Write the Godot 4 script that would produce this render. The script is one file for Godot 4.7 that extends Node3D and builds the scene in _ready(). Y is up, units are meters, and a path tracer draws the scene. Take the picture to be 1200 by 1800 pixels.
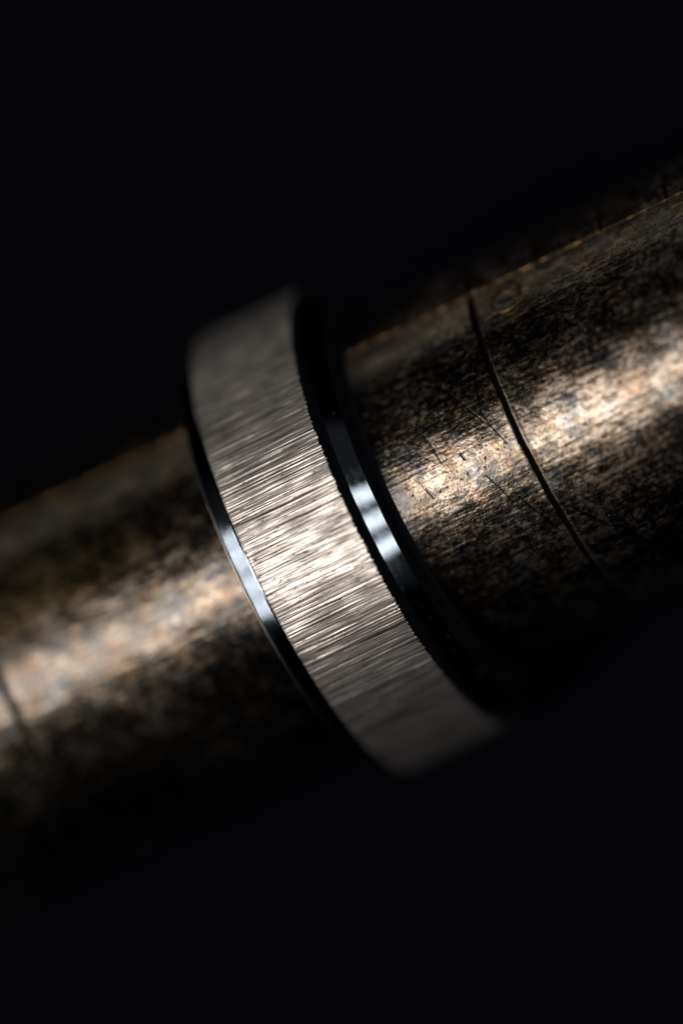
extends Node3D

# One unit of the drawing (the letter U) is 0.02 mm: the rod is 13.4 mm thick, its collar 16.9 mm.
const U := 0.00002
const COLLAR_R := 422.0
const ROD_R := 336.0
const AXIS_Y := 424.0 * U
const LINE_ANGLE := -56.0            # degrees round the rod from the side that faces the lens
const GROOVES := [-712.0, 306.0]
const TICK_STEP := 127.25
const TEX_FROM := -1000.0            # where along the rod the patina map starts
const TW := 2048
const TH := 1024

var e1 := Vector3(0, sqrt(0.5), sqrt(0.5))      # out of the rod, towards the lens
var e2 := Vector3(0, -sqrt(0.5), sqrt(0.5))     # round the rod, downwards
var rng := RandomNumberGenerator.new()
var M := {}


func _ready() -> void:
	rng.seed = 4711
	# ---- camera ---------------------------------------------------------------------------
	var tilt := deg_to_rad(13.3)
	var v := (Vector3(sin(tilt), 0, 0) + e1 * cos(tilt)).normalized()
	var xp := (Vector3.RIGHT - v * v.x).normalized()
	var yp := v.cross(xp)
	var roll := deg_to_rad(25.8)
	var right := xp * cos(roll) - yp * sin(roll)
	var up := xp * sin(roll) + yp * cos(roll)
	var dist := 14000.0 * U
	var cam := Camera3D.new()
	cam.name = "camera"
	var lens := CameraAttributesPhysical.new()
	lens.frustum_focal_length = 200.0
	lens.frustum_near = 0.02
	lens.frustum_far = 10.0
	lens.frustum_focus_distance = dist - 368.0 * U
	lens.exposure_aperture = 5.9
	cam.attributes = lens
	cam.near = 0.02
	cam.far = 10.0
	cam.fov = 2.0 * rad_to_deg(atan(900.0 / 14000.0))
	add_child(cam)
	cam.transform = Transform3D(Basis(right, up, v), Vector3(0, AXIS_Y, 0) + right * (-114.0 * U) + up * (-12.0 * U) + v * dist)
	cam.current = true

	# ---- air and exposure -----------------------------------------------------------------
	var env := Environment.new()
	env.background_mode = Environment.BG_COLOR
	env.background_color = Color(0.0018, 0.0018, 0.0030).linear_to_srgb()
	env.tonemap_mode = Environment.TONE_MAPPER_LINEAR
	env.tonemap_exposure = 1.0
	env.sdfgi_enabled = true
	env.ssao_enabled = true
	env.ssil_enabled = true
	var we := WorldEnvironment.new()
	we.name = "air"
	we.environment = env
	add_child(we)

	# ---- lamps ----------------------------------------------------------------------------
	# a broad soft lamp above the camera, and a barred lamp at either end of the rod
	lamp("key_lamp", -20.0, 2.0, 0.40, Vector2(0.16, 0.13), 0.105, Color(1.0, 0.965, 0.935))
	lamp("top_fill", -12.0, 96.0, 0.45, Vector2(0.20, 0.12), 0.0042, Color(1.0, 0.97, 0.93))  # added fill, gives the top of the band a grey sheen
	for k in 3:
		lamp_at("right_lamp", Vector3(0.82, 0.57, (k - 1.0) * 0.20) * 0.30, Vector2(0.12, 0.020), 0.0135, Color(0.95, 0.98, 1.0))
	for k in 4:
		lamp_at("left_lamp", Vector3(-0.968, 0.235, -0.045 + (k - 1.5) * 0.135) * 0.30, Vector2(0.06, 0.008), 0.0054, Color(0.95, 0.98, 1.0))

	lamp_at("right_fill", Vector3(0.85, 0.50, -0.10) * 0.42, Vector2(0.12, 0.60), 0.0020, Color(0.90, 0.96, 1.0))
	lamp_at("left_fill", Vector3(-0.95, 0.30, -0.12) * 0.42, Vector2(0.12, 0.55), 0.0010, Color(0.90, 0.96, 1.0))

	make_materials()

	# ---- setting --------------------------------------------------------------------------
	var cloth := obj("black_cloth", cloth_mesh(), M.cloth, self)
	cloth.set_meta("kind", "structure")
	cloth.set_meta("label", "black cloth backdrop falling into darkness behind and under the rod")

	# ---- the things -----------------------------------------------------------------------
	build_rod()
	build_collar()


func lamp(called: String, along: float, upwards: float, far: float, size: Vector2, energy: float, tint: Color) -> void:
	var a := deg_to_rad(along)
	var b := deg_to_rad(upwards)
	lamp_at(called, Vector3(sin(a), cos(a) * cos(b), -cos(a) * sin(b)) * far, size, energy, tint)


func lamp_at(called: String, where: Vector3, size: Vector2, energy: float, tint: Color) -> void:
	# where: along the rod, out of it, round it downwards
	var l := AreaLight3D.new()
	l.name = called
	l.area_size = size
	l.area_normalize_energy = true
	l.light_energy = energy
	l.light_color = tint
	l.shadow_enabled = true
	var p := Vector3(where.x, 0, 0) + e1 * where.y + e2 * where.z + Vector3(0, AXIS_Y, 0)
	add_child(l, true)
	var z := (p - Vector3(0, AXIS_Y, 0)).normalized()
	var x := (Vector3.RIGHT - z * z.x).normalized()
	l.transform = Transform3D(Basis(x, z.cross(x), z), p)


# ---------------------------------------------------------------------------- shape helpers
func obj(called: String, mesh: Mesh, mat: Material, parent: Node) -> MeshInstance3D:
	var o := MeshInstance3D.new()
	o.name = called
	o.mesh = mesh
	o.material_override = mat
	o.cast_shadow = GeometryInstance3D.SHADOW_CASTING_SETTING_ON
	parent.add_child(o, true)
	return o


func thing(called: String, label: String, category: String, at: Vector3) -> Node3D:
	var o := Node3D.new()
	o.name = called
	o.position = at
	o.set_meta("label", label)
	o.set_meta("category", category)
	add_child(o, true)
	return o


# a skin over stations s (along the rod) and angles (degrees); radius(s, angle) in units; base: height of the axis above the node
func skin(ss: PackedFloat32Array, angles: PackedFloat32Array, radius: Callable, base: float, shift = null) -> ArrayMesh:
	var pos := PackedVector3Array()
	var uv := PackedVector2Array()
	var idx := PackedInt32Array()
	var nc := angles.size()
	for i in ss.size():
		for j in nc:
			var t := deg_to_rad(angles[j])
			var r: float = radius.call(ss[i], angles[j])
			var s: float = ss[i] + (shift.call(ss[i], angles[j]) if shift != null else 0.0)
			pos.append((Vector3(s, 0, 0) + (e1 * cos(t) + e2 * sin(t)) * r) * U + Vector3(0, base, 0))
			uv.append(Vector2((ss[i] - TEX_FROM) / TW, round_v(angles[j])))
	for i in ss.size() - 1:
		for j in nc - 1:
			var a := i * nc + j
			idx.append_array([a, a + nc, a + 1, a + 1, a + nc, a + nc + 1])
	return finish(pos, uv, idx)


func round_v(angle: float) -> float:
	return (angle + 95.0) / 190.0 if angle <= 95.0 else 1.0 - (angle - 95.0) / 170.0


func finish(pos: PackedVector3Array, uv: PackedVector2Array, idx: PackedInt32Array) -> ArrayMesh:
	var nor := PackedVector3Array()
	nor.resize(pos.size())
	for k in range(0, idx.size(), 3):
		var n := (pos[idx[k + 2]] - pos[idx[k]]).cross(pos[idx[k + 1]] - pos[idx[k]])
		for q in 3:
			nor[idx[k + q]] += n * 1e9
	for k in nor.size():
		nor[k] = nor[k].normalized()
	var arr := []
	arr.resize(Mesh.ARRAY_MAX)
	arr[Mesh.ARRAY_VERTEX] = pos
	arr[Mesh.ARRAY_NORMAL] = nor
	arr[Mesh.ARRAY_TEX_UV] = uv
	arr[Mesh.ARRAY_INDEX] = idx
	var m := ArrayMesh.new()
	m.add_surface_from_arrays(Mesh.PRIMITIVE_TRIANGLES, arr)
	return m


func steps(from: float, to: float, n: int) -> PackedFloat32Array:
	var out := PackedFloat32Array()
	for k in n + 1:
		out.append(lerpf(from, to, float(k) / n))
	return out


# a turned piece: profile points are Vector2(s, radius); each straight run keeps its hard edges
func turned(profile: Array, base: float, n := 360) -> ArrayMesh:
	var pos := PackedVector3Array()
	var uv := PackedVector2Array()
	var idx := PackedInt32Array()
	var nor := PackedVector3Array()
	for k in profile.size() - 1:
		var a: Vector2 = profile[k]
		var b: Vector2 = profile[k + 1]
		var d := (b - a).normalized()
		for end in [a, b]:
			for j in n + 1:
				var t := TAU * j / n - deg_to_rad(95.0)
				var out := e1 * cos(t) + e2 * sin(t)
				pos.append((Vector3(end.x, 0, 0) + out * end.y) * U + Vector3(0, base, 0))
				nor.append((Vector3(-d.y, 0, 0) + out * d.x).normalized())
				uv.append(Vector2(end.x / 256.0 + end.y / 256.0, 6.0 * j / n))
		var at := k * 2 * (n + 1)
		for j in n:
			var q := at + j
			idx.append_array([q, q + n + 1, q + 1, q + 1, q + n + 1, q + n + 2])
	var arr := []
	arr.resize(Mesh.ARRAY_MAX)
	arr[Mesh.ARRAY_VERTEX] = pos
	arr[Mesh.ARRAY_NORMAL] = nor
	arr[Mesh.ARRAY_TEX_UV] = uv
	arr[Mesh.ARRAY_INDEX] = idx
	var m := ArrayMesh.new()
	m.add_surface_from_arrays(Mesh.PRIMITIVE_TRIANGLES, arr)
	return m


func cloth_mesh() -> ArrayMesh:
	var noise := FastNoiseLite.new()
	noise.seed = 5
	noise.frequency = 6.0
	var pos := PackedVector3Array()
	var uv := PackedVector2Array()
	var idx := PackedInt32Array()
	var n := 90
	for i in n + 1:
		for j in n + 1:
			var p := Vector3(lerpf(-0.6, 0.6, float(j) / n), 0, lerpf(-0.6, 0.6, float(i) / n))
			var away := clampf(Vector2(p.x, p.z).length() / 0.10 - 0.6, 0, 1)
			p.y = (noise.get_noise_2d(p.x, p.z) - 0.3) * 0.012 * away
			pos.append(p)
			uv.append(Vector2(p.x, p.z) * 40.0)
	for i in n:
		for j in n:
			var a := i * (n + 1) + j
			idx.append_array([a, a + 1, a + n + 1, a + 1, a + n + 2, a + n + 1])
	return finish(pos, uv, idx)


# ---------------------------------------------------------------------------------- the rod
func ticks() -> Array:
	var out := []
	for k in range(-13, 14):
		var s: float = GROOVES[1] + k * TICK_STEP
		if k != 0 and k != -8 and not (s > -260.0 and s < 45.0):
			out.append(s)
	return out


func wander(s: float, angle: float) -> float:
	# the grooves were cut by hand and drift a little
	var near := 0.0
	for g in GROOVES:
		near = maxf(near, clampf(1.6 - absf(s - g) / 25.0, 0, 1))
	return near * (1.5 * sin(deg_to_rad(angle) * 3.0 + 0.6) + 0.5 * sin(deg_to_rad(angle) * 17.0) + 0.25 * sin(deg_to_rad(angle) * 41.0))


func rod_radius(s: float, angle: float) -> float:
	var r := ROD_R
	for g in GROOVES:
		var d: float = absf(s - g)
		if d < 5.8:
			r = minf(r, ROD_R - 9.0 * clampf((5.8 - d) / 2.4, 0, 1))
		elif d < 10.0:
			r += (1.1 if s > g else 0.6) * (1.0 - absf(d - 7.6) / 2.4)
	var w := absf(angle - LINE_ANGLE) * PI / 180.0 * ROD_R
	if w < 3.6:
		r = minf(r, ROD_R - 3.4 * (1.0 - w / 3.6))
	if angle < LINE_ANGLE - 0.4 and angle > -77.0:
		for t in ticks_cache:
			var d: float = absf(s - t)
			if d < 4.5:
				r = minf(r, ROD_R - 5.0 * clampf((4.5 - d) / 2.0, 0, 1) * clampf((angle + 77.0) / 6.0, 0, 1))
	return r


var ticks_cache := []


func build_rod() -> void:
	ticks_cache = ticks()
	var root := thing("graduated_rod", "tarnished brass rod with an engraved scale, running through the brushed steel collar", "metal rod", Vector3(0, AXIS_Y - ROD_R * U, 0))
	var base := ROD_R * U
	var ss := []
	for k in 61:
		ss.append(lerpf(-1940.0, 1940.0, k / 60.0))
	for g in GROOVES:
		for d in [0.0, 3.4, 4.6, 5.6, 6.0, 7.6, 8.8, 10.0, 16.0]:
			ss.append(g + d)
			ss.append(g - d)
	for t in ticks_cache:
		for d in [0.0, 2.4, 4.4, 4.6]:
			ss.append(t + d)
			ss.append(t - d)
	ss.sort()
	var angles := []
	for k in 181:
		angles.append(-95.0 + 2.0 * k)
	var w1 := rad_to_deg(3.6 / ROD_R)
	for d in [-1.3, -1.05, -0.95, -0.5, 0.0, 0.5, 0.95, 1.05, 1.3]:
		angles.append(LINE_ANGLE + d * w1)
	for a in [-71.0, -72.9, -75.1, -76.9, -77.1, LINE_ANGLE - 0.39, LINE_ANGLE - 0.41]:
		angles.append(a)
	angles.sort()
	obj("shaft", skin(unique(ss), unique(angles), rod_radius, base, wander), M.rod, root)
	# bright brass down in the long line
	var line := obj("index_line", skin(steps(-1930, 1930, 300), PackedFloat32Array([LINE_ANGLE - w1 * 0.8, LINE_ANGLE - w1 * 0.4, LINE_ANGLE, LINE_ANGLE + w1 * 0.4, LINE_ANGLE + w1 * 0.8]), func(s: float, a: float) -> float:
		var w := absf(a - LINE_ANGLE) / w1
		return ROD_R - 3.4 * (1.0 - w) + 0.35 + 0.2 * sin(s * 0.31) * sin(s * 0.083 + 1.0), base), M.line, root)
	line.set_meta("label", "long golden line engraved along the rod")
	for g in GROOVES:
		var at: float = g
		var groove := obj("ring_groove", skin(PackedFloat32Array([at - 4.6, at - 2.0, at + 2.0, at + 4.6]), steps(-95, 265, 180), func(t: float, _a: float) -> float: return 328.4 if absf(t - at) < 3.0 else 329.8, base, wander), M.dirt, root)
		groove.set_meta("label", "dark groove cut right round the rod")
	for t in ticks_cache:
		var at: float = t
		if at < -1100.0 or at > 900.0:
			continue
		obj("tick_mark", skin(PackedFloat32Array([at - 3.8, at, at + 3.8]), steps(-76.5, LINE_ANGLE - 0.9, 9), func(s: float, a: float) -> float: return ROD_R - 4.4 * clampf((a + 77.0) / 6.0, 0, 1) + 0.3 * absf(s - at) / 3.8, base), M.dirt, root)
	# the figures 1 and 0 cut beside the groove, their tops towards the collar, each with a raised burr
	var oval := []
	for k in 33:
		var t := TAU * k / 32.0
		oval.append(Vector2(368 + 27 * cos(t), -46.5 + 3.6 * sin(t)))
	var nought := obj("engraved_numeral", cut(oval, base, 1.2), M.line, root)
	nought.set_meta("label", "figure 0 engraved beside the ring groove")
	var one := obj("engraved_numeral", cut([Vector2(346, -36.4), Vector2(334, -38.4), Vector2(350, -38.6), Vector2(370, -38.9), Vector2(402, -39.4)], base, 0.5), M.figure, root)
	one.set_meta("label", "figure 1 engraved beside the ring groove")
	var dust := obj("dust", specks(50, base, func() -> Vector3: return Vector3(rng.randf_range(70, 700), rng.randf_range(-75, 60), ROD_R + 0.3)), M.dust, root)
	dust.set_meta("kind", "stuff")
	for side in [-1.0, 1.0]:
		var cap := [Vector2(1940, 336), Vector2(1956, 322), Vector2(1956, 0.01)]
		if side < 0:
			cap = [Vector2(-1956, 0.01), Vector2(-1956, 322), Vector2(-1940, 336)]
		obj("end_face", turned(cap, base), M.line, root)


# a cut with raised edges along points Vector2(s, angle)
func cut(points: Array, base: float, burr: float) -> ArrayMesh:
	var pos := PackedVector3Array()
	var uv := PackedVector2Array()
	var idx := PackedInt32Array()
	var across := [[-3.6, 0.05], [-2.5, 1.0], [-1.7, 0.9], [0.0, 0.12], [1.7, 0.9], [2.5, 1.1], [3.6, 0.05]]
	for k in points.size():
		var a: Vector2 = points[maxi(0, k - 1)]
		var b: Vector2 = points[mini(points.size() - 1, k + 1)]
		if points[0].distance_to(points[-1]) < 0.01 and (k == 0 or k == points.size() - 1):
			a = points[-2]
			b = points[1]
		var d := Vector2(b.x - a.x, deg_to_rad(b.y - a.y) * ROD_R).normalized()
		for c in across:
			var s: float = points[k].x - d.y * c[0]
			var t: float = deg_to_rad(points[k].y) + d.x * c[0] / ROD_R
			pos.append((Vector3(s, 0, 0) + (e1 * cos(t) + e2 * sin(t)) * (ROD_R + 0.1 + (c[1] - 0.05) * burr)) * U + Vector3(0, base, 0))
			uv.append(Vector2(s, t))
	var n := across.size()
	for k in points.size() - 1:
		for j in n - 1:
			var a := k * n + j
			idx.append_array([a, a + n, a + 1, a + 1, a + n, a + n + 1])
	return finish(pos, uv, idx)


# grains of dust: where() gives (s, angle, radius)
func specks(n: int, base: float, where: Callable) -> ArrayMesh:
	var pos := PackedVector3Array()
	var uv := PackedVector2Array()
	var idx := PackedInt32Array()
	for k in n:
		var w: Vector3 = where.call()
		var t := deg_to_rad(w.y)
		var at := Vector3(w.x, 0, 0) + (e1 * cos(t) + e2 * sin(t)) * w.z
		var size := 0.35 + 0.6 * pow(rng.randf(), 3.0)
		var first := pos.size()
		for d in [Vector3.RIGHT, Vector3.LEFT, Vector3.UP, Vector3.DOWN, Vector3.BACK, Vector3.FORWARD]:
			pos.append((at + d * size * rng.randf_range(0.6, 1.4)) * U + Vector3(0, base, 0))
			uv.append(Vector2.ZERO)
		for x in [0, 1]:
			for y in [2, 3]:
				for z in [4, 5]:
					var flip: bool = (x + y + z) % 2 == 0
					idx.append_array([first + x, first + (z if flip else y), first + (y if flip else z)])
	return finish(pos, uv, idx)


func unique(list: Array) -> PackedFloat32Array:
	var out := PackedFloat32Array()
	for x in list:
		if out.is_empty() or x - out[-1] > 0.003:
			out.append(x)
	return out


# -------------------------------------------------------------------------------- the collar
func build_collar() -> void:
	var root := thing("shaft_collar", "steel collar with brushed band and polished black bevels, clamped round the brass rod", "collar", Vector3.ZERO)
	# brushed band: cut by lengthwise tool marks that notch its right edge
	var marks := FastNoiseLite.new()
	marks.seed = 21
	marks.frequency = 0.20
	marks.fractal_octaves = 3
	var broad := FastNoiseLite.new()
	broad.seed = 22
	broad.frequency = 0.01
	var n := 2600
	var angles := PackedFloat32Array()
	for j in n + 1:
		angles.append(-95.0 + 360.0 * j / n)
	var arc := func(a: float) -> float: return fposmod(a + 95.0, 360.0) * n / 360.0
	var radius := func(s: float, a: float) -> float:
		var k: float = arc.call(a)
		var r := COLLAR_R + marks.get_noise_2d(k, s * 0.012) * 0.8
		if s > 0.5:
			r = 402.0
		elif s < -196.0:
			r -= 2.5
		return r
	var shift := func(s: float, a: float) -> float:
		if s < -8.0:
			return 0.0
		var k: float = arc.call(a)
		return marks.get_noise_2d(k, 300.0) * 4.2 + marks.get_noise_2d(k * 2.3, 900.0) * 1.8 - 1.0
	obj("brushed_band", skin(PackedFloat32Array([-197, -195, -190, -170, -140, -110, -80, -50, -25, -8, -4, 0]), angles, radius, AXIS_Y, shift), M.band, root)
	# what stands right and left of it
	var wall := func(s: float, a: float) -> float: return radius.call(-1.0, a) - 0.15 if s < 0.5 else 403.0
	obj("undercut", skin(PackedFloat32Array([0, 1]), angles, wall, AXIS_Y, func(s: float, a: float) -> float: return shift.call(0.0, a) - 0.3 if s < 0.5 else -6.0), M.black, root)
	obj("undercut", turned([Vector2(-5, 403), Vector2(5, 397), Vector2(13, 397)], AXIS_Y), M.black, root)
	var right := obj("bevel", turned([Vector2(12.4, 397), Vector2(13, 398.6), Vector2(41, 379), Vector2(42, 377)], AXIS_Y, 720), M.polish, root)
	right.set_meta("label", "polished black bevel on the right of the band")
	var left := obj("bevel", turned([Vector2(-228, 399), Vector2(-226.5, 401), Vector2(-200, 417.5), Vector2(-196, 418)], AXIS_Y, 720), M.polish, root)
	left.set_meta("label", "polished black bevel on the left of the band")
	var lip := []
	for k in 9:
		var t := PI * 0.9 * k / 8.0
		lip.append(Vector2(-228.5 - sin(t) * 4.5, 394.6 - cos(t) * 4.8))
	obj("edge_lip", smooth_turned(lip, AXIS_Y), M.lip, root)
	var dust := obj("dust", specks(32, AXIS_Y, func() -> Vector3:
		var k := rng.randf()
		return Vector3(13.0 + 28.0 * k, rng.randf_range(-70, 60), 398.8 - 19.6 * k)), M.dust, root)
	dust.set_meta("kind", "stuff")
	obj("end_face", turned([Vector2(-230, 336.4), Vector2(-230, 391.5)], AXIS_Y), M.black, root)
	obj("neck", turned([Vector2(42, 377), Vector2(41, 346), Vector2(53, 344), Vector2(60, 336.2)], AXIS_Y), M.black, root)


func smooth_turned(profile: Array, base: float) -> ArrayMesh:
	var ss := PackedFloat32Array()
	for p in profile:
		ss.append(ss.size())
	return skin(ss, steps(-95, 265, 480), func(s: float, _a: float) -> float: return profile[int(s)].y, base, func(s: float, _a: float) -> float: return profile[int(s)].x - s)


# --------------------------------------------------------------------------------- materials
func noise_bytes(w: int, h: int, rnd: int, freq: float, octaves: int, sx: float, sy: float, kind := FastNoiseLite.TYPE_SIMPLEX_SMOOTH, weave := FastNoiseLite.FRACTAL_FBM, gain := 0.55) -> PackedByteArray:
	# stretched noise: drawn small, then enlarged along one side
	var f := FastNoiseLite.new()
	f.noise_type = kind
	f.seed = rnd
	f.frequency = freq
	f.fractal_octaves = octaves
	f.fractal_gain = gain
	f.fractal_type = weave
	var im := f.get_image(maxi(8, int(w / sx)), maxi(8, int(h / sy)))
	im.convert(Image.FORMAT_L8)
	if im.get_width() != w or im.get_height() != h:
		im.resize(w, h, Image.INTERPOLATE_CUBIC)
	return im.get_data()


func make_materials() -> void:
	M.cloth = plain(Color(0.0026, 0.0026, 0.0045), 0.0, 1.0)
	M.cloth.metallic_specular = 0.0
	M.black = plain(Color(0.004, 0.004, 0.005), 0.0, 0.7)
	M.black.metallic_specular = 0.06
	M.dirt = plain(Color(0.004, 0.0035, 0.003), 0.0, 0.8)
	M.dirt.metallic_specular = 0.05
	M.line = plain(Color(0.36, 0.225, 0.11), 1.0, 0.45)
	var broken := noise_bytes(2048, 8, 61, 0.035, 4, 1, 1)
	var worn := PackedByteArray()
	for q in broken:
		var k := clampf((q / 255.0 - 0.15) * 1.5, 0.40, 1.0)
		worn.append_array([int(255 * k), int(255 * k), int(245 * k)])
	M.line.albedo_texture = texture(2048, 8, worn, Image.FORMAT_RGB8)
	M.lip = plain(Color(0.40, 0.36, 0.32), 1.0, 0.30)
	M.dust = plain(Color(0.28, 0.27, 0.26), 0.0, 0.9)
	M.figure = plain(Color(0.13, 0.09, 0.055), 1.0, 0.34)
	make_polish()
	make_band()
	make_rod()


func plain(linear: Color, metal: float, rough: float) -> StandardMaterial3D:
	var m := StandardMaterial3D.new()
	m.albedo_color = linear.linear_to_srgb()
	m.metallic = metal
	m.roughness = rough
	return m


func texture(w: int, h: int, bytes: PackedByteArray, format: int) -> ImageTexture:
	return ImageTexture.create_from_image(Image.create_from_data(w, h, false, format, bytes))


func make_polish() -> void:
	# bluish black steel, polished round, with fine turning lines and dust
	var w := 256
	var h := 1024
	var lines := noise_bytes(w, h, 31, 0.25, 2, 1, 24)
	var dust := noise_bytes(w, h, 32, 0.30, 1, 1, 1)
	var blot := noise_bytes(w, h, 33, 0.03, 3, 1, 3)
	var rough := PackedByteArray()
	var height := PackedByteArray()
	rough.resize(w * h)
	height.resize(w * h)
	for i in w * h:
		var d := 60 if dust[i] > 232 else 0
		rough[i] = clampi(24 + (lines[i] - 128) / 8 + (blot[i] - 128) / 12 + d / 2, 12, 200)
		height[i] = clampi(110 + (lines[i] - 128) / 5 + d / 2, 0, 255)
	var m := plain(Color(0.095, 0.10, 0.108), 1.0, 1.0)
	m.roughness_texture = texture(w, h, rough, Image.FORMAT_L8)
	m.roughness_texture_channel = BaseMaterial3D.TEXTURE_CHANNEL_RED
	m.heightmap_enabled = true
	m.heightmap_texture = texture(w, h, height, Image.FORMAT_L8)
	m.heightmap_scale = 0.0002
	M.polish = m


func make_band() -> void:
	# along x: the length of the rod (512 units), along y: half round the collar
	var w := 512
	var h := 2048
	var fine := noise_bytes(w, h, 41, 0.50, 3, 36, 1)
	var short := noise_bytes(w, h, 45, 0.34, 3, 20, 1)
	var wide := noise_bytes(w, h, 42, 0.09, 3, 30, 1)
	var soft := noise_bytes(w, h, 43, 0.012, 3, 1, 1.2)
	var pit := noise_bytes(w, h, 44, 0.15, 2, 2.6, 1)
	var color := PackedByteArray()
	var rough := PackedByteArray()
	var height := PackedByteArray()
	color.resize(w * h * 3)
	rough.resize(w * h)
	height.resize(w * h)
	for i in w * h:
		var f := (fine[i] * 0.6 + short[i] * 0.4) / 255.0
		var g := wide[i] / 255.0
		var c := soft[i] / 255.0
		var p := pit[i] / 255.0
		var hollow := clampf((0.54 - f) * 3.6, 0, 1) * clampf(0.45 + (0.60 - g) * 2.5, 0, 1)
		var grime := clampf((p - 0.70) * 6.0, 0, 1) * clampf((0.62 - f) * 4.0, 0, 1)
		var tone := lerpf(1.0, 0.74, clampf((c - 0.3) * 1.6, 0, 1)) * (1.0 - 0.62 * hollow) * (1.0 - 0.40 * clampf((g - 0.52) * 4.0, 0, 1)) * (1.0 - 0.80 * grime)
		var warm := clampf((g - 0.4) * 2.0, 0, 1)
		color[i * 3] = clampi(int(tone * 246), 0, 255)
		color[i * 3 + 1] = clampi(int(tone * lerpf(241, 233, warm)), 0, 255)
		color[i * 3 + 2] = clampi(int(tone * lerpf(236, 225, warm)), 0, 255)
		rough[i] = clampi(int(111 + 46 * hollow + 60 * grime + 26 * (c - 0.5)), 30, 220)
		height[i] = clampi(int(40 + 170 * f + 22 * g - 50 * grime), 0, 255)
	var m := plain(Color(0.88, 0.87, 0.86), 1.0, 1.0)
	m.albedo_texture = texture(w, h, color, Image.FORMAT_RGB8)
	m.roughness_texture = texture(w, h, rough, Image.FORMAT_L8)
	m.roughness_texture_channel = BaseMaterial3D.TEXTURE_CHANNEL_RED
	m.heightmap_enabled = true
	m.heightmap_texture = texture(w, h, height, Image.FORMAT_L8)
	m.heightmap_scale = 0.0023
	m.uv1_scale = Vector3(4, 1, 1)
	M.band = m


var rod_height := PackedFloat32Array()
var rod_tone := PackedFloat32Array()


func tex_at(s: float, angle: float) -> Vector2:
	return Vector2(s - TEX_FROM, (angle + 95.0) / 190.0 * TH)


# a stroke in the patina map between points Vector2(s, angle): depth below (or, negative, above) the skin and change of tone
func stroke(points: Array, half: float, depth: float, tone: float) -> void:
	for k in points.size() - 1:
		var a := tex_at(points[k].x, points[k].y)
		var b := tex_at(points[k + 1].x, points[k + 1].y)
		stroke_px(a, b, half, depth, tone)


func stroke_px(a: Vector2, b: Vector2, half: float, depth: float, tone: float) -> void:
	var x0 := maxi(0, int(minf(a.x, b.x) - half - 1))
	var x1 := mini(TW - 1, int(maxf(a.x, b.x) + half + 1))
	var y0 := maxi(0, int(minf(a.y, b.y) - half - 1))
	var y1 := mini(TH - 1, int(maxf(a.y, b.y) + half + 1))
	var d := b - a
	var len2 := maxf(d.length_squared(), 1e-6)
	for y in range(y0, y1 + 1):
		for x in range(x0, x1 + 1):
			var p := Vector2(x, y) - a
			var t := clampf(p.dot(d) / len2, 0, 1)
			var q := 1.0 - (p - d * t).length() / (half + 0.5)
			if q > 0.0:
				var i := y * TW + x
				q = minf(1.0, q * 1.5) * (1.0 - 0.5 * absf(t - 0.5))
				rod_height[i] = rod_height[i] * (1.0 - q * 0.7) - depth * q
				rod_tone[i] = rod_tone[i] + tone * q


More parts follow.
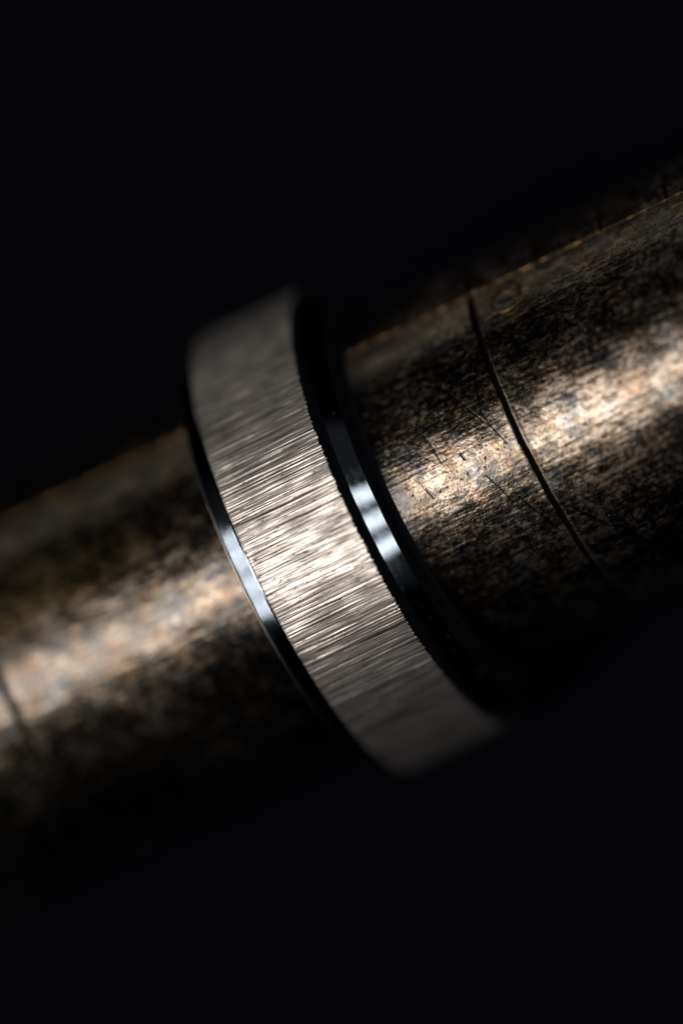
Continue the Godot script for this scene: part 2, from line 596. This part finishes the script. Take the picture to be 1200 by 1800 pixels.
func make_rod() -> void:
	var count := TW * TH
	rod_height.resize(count)
	rod_tone.resize(count)
	# light hair scratches, mostly lengthwise, and a few across
	for k in 1300:
		var a := Vector2(rng.randf() * TW, rng.randf() * TH)
		var lean := rng.randfn(0.0, 0.10) if k % 5 else rng.randf_range(0.5, 1.9)
		var b := a + Vector2.from_angle(lean) * rng.randf_range(8, 26 if k % 3 else 90) * (1.0 if k % 5 else 0.5)
		stroke_px(a, b, rng.randf_range(0.3, 0.9), rng.randf_range(0.1, 0.45), rng.randf_range(-0.15, 0.55))
	# dark cuts seen near the ring groove
	stroke([Vector2(207, -29), Vector2(238, -20), Vector2(262, -12)], 1.2, 1.1, -0.6)
	stroke([Vector2(285, -31), Vector2(272, -23), Vector2(262, -16), Vector2(268, -11), Vector2(282, -4)], 1.2, 1.1, -0.6)
	stroke([Vector2(152, -17), Vector2(160, -12), Vector2(163, -7)], 1.1, 1.0, -0.5)
	stroke([Vector2(225, 2), Vector2(238, 8), Vector2(246, 13)], 1.1, 1.0, -0.5)
	stroke([Vector2(258, 12), Vector2(276, 20), Vector2(290, 27)], 1.1, 1.0, -0.5)
	stroke([Vector2(330, 22), Vector2(365, 32), Vector2(405, 38)], 1.4, 0.9, -0.6)
	stroke([Vector2(120, -2), Vector2(126, 1)], 3.0, 1.0, -0.9)
	stroke([Vector2(201, -7), Vector2(203, -5)], 3.0, 1.0, -0.9)
	# the figures engraved beside the groove, their tops towards the collar
	var ring := []
	for k in 25:
		var t := TAU * k / 24.0
		ring.append(Vector2(372 + 25 * cos(t), -49.5 + 3.3 * sin(t)))
	stroke(ring, 2.2, 1.6, -0.9)
	stroke([Vector2(340, -42.5), Vector2(400, -42.5)], 2.2, 1.6, -0.9)
	stroke([Vector2(340, -42.5), Vector2(348, -40.8)], 2.0, 1.6, -0.9)

	var big := noise_bytes(TW, TH, 51, 0.0045, 3, 1.5, 1)
	var mid := noise_bytes(TW, TH, 52, 0.022, 4, 1.35, 1)
	var fine := noise_bytes(TW, TH, 53, 0.045, 4, 1.7, 1, FastNoiseLite.TYPE_SIMPLEX_SMOOTH, FastNoiseLite.FRACTAL_RIDGED, 0.7)
	var grain := noise_bytes(TW, TH, 57, 0.085, 4, 1.5, 1, FastNoiseLite.TYPE_SIMPLEX_SMOOTH, FastNoiseLite.FRACTAL_FBM, 0.85)
	var streak := noise_bytes(TW, TH, 54, 0.10, 3, 14, 1)
	var hue := noise_bytes(TW, TH, 55, 0.016, 4, 1.3, 1)
	var pits := noise_bytes(TW, TH, 56, 0.13, 2, 1.2, 1)
	var color := PackedByteArray()
	var rough := PackedByteArray()
	var height := PackedByteArray()
	color.resize(count * 3)
	rough.resize(count)
	height.resize(count)
	for i in count:
		var f := fine[i] / 255.0
		var m := mid[i] / 255.0
		var st := streak[i] / 255.0
		var gr := grain[i] / 255.0
		var x := float(i % TW) + TEX_FROM
		var w := (big[i] / 255.0 - 0.5) * 0.70 + (m - 0.5) * 0.85 + (f - 0.55) * 0.80 + (gr - 0.5) * 1.15 + (st - 0.5) * 0.60 + 0.405 + rod_tone[i]
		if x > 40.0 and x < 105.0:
			w -= (105.0 - x) / 65.0 * 0.8     # tone darkens towards the collar
		var y := float(i / TW) / TH * 190.0 - 95.0
		# left patch rubbed bright by handling, right one paints in a stronger highlight
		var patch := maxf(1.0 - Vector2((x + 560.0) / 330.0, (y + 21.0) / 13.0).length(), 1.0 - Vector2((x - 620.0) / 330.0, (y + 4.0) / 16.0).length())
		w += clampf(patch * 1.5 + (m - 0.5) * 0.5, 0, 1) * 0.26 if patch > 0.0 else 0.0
		for g0 in GROOVES:
			if absf(x - g0 - 7.4) < 1.7:
				w += 0.40      # lit lip painted along the groove's right edge
		if x < -215.0:
			w -= 0.09  # dims the highlight left of the collar through the colour
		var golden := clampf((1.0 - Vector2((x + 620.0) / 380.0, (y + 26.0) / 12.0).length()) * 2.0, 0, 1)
		w = clampf(w, 0, 1)
		var hu := hue[i] / 255.0
		var pit := clampf((pits[i] / 255.0 - 0.74) * 7.0, 0, 1)
		# patina, brown film, rubbed brass
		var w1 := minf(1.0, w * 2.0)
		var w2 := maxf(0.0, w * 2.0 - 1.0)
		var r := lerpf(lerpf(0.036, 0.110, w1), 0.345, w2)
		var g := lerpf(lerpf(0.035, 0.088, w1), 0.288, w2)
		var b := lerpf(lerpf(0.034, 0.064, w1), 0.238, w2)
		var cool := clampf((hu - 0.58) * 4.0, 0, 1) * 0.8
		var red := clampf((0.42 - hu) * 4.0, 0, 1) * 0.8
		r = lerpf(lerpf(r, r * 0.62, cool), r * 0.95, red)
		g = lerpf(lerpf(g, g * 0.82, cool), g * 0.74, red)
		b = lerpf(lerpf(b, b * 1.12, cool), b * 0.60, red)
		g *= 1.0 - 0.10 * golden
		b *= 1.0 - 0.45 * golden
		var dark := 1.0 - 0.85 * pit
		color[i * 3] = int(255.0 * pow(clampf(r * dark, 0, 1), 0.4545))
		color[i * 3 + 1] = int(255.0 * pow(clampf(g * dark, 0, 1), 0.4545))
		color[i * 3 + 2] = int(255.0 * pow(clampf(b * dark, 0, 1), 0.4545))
		rough[i] = clampi(int(255.0 * lerpf(0.25, 0.35, w) + 26.0 * (gr - 0.5) + 60 * pit), 20, 255)
		height[i] = clampi(int(128 + 34 * (gr - 0.5) + 20 * (m - 0.5) + 44 * (st - 0.5) + 16 * w - 40 * pit + 50.0 * rod_height[i]), 0, 255)
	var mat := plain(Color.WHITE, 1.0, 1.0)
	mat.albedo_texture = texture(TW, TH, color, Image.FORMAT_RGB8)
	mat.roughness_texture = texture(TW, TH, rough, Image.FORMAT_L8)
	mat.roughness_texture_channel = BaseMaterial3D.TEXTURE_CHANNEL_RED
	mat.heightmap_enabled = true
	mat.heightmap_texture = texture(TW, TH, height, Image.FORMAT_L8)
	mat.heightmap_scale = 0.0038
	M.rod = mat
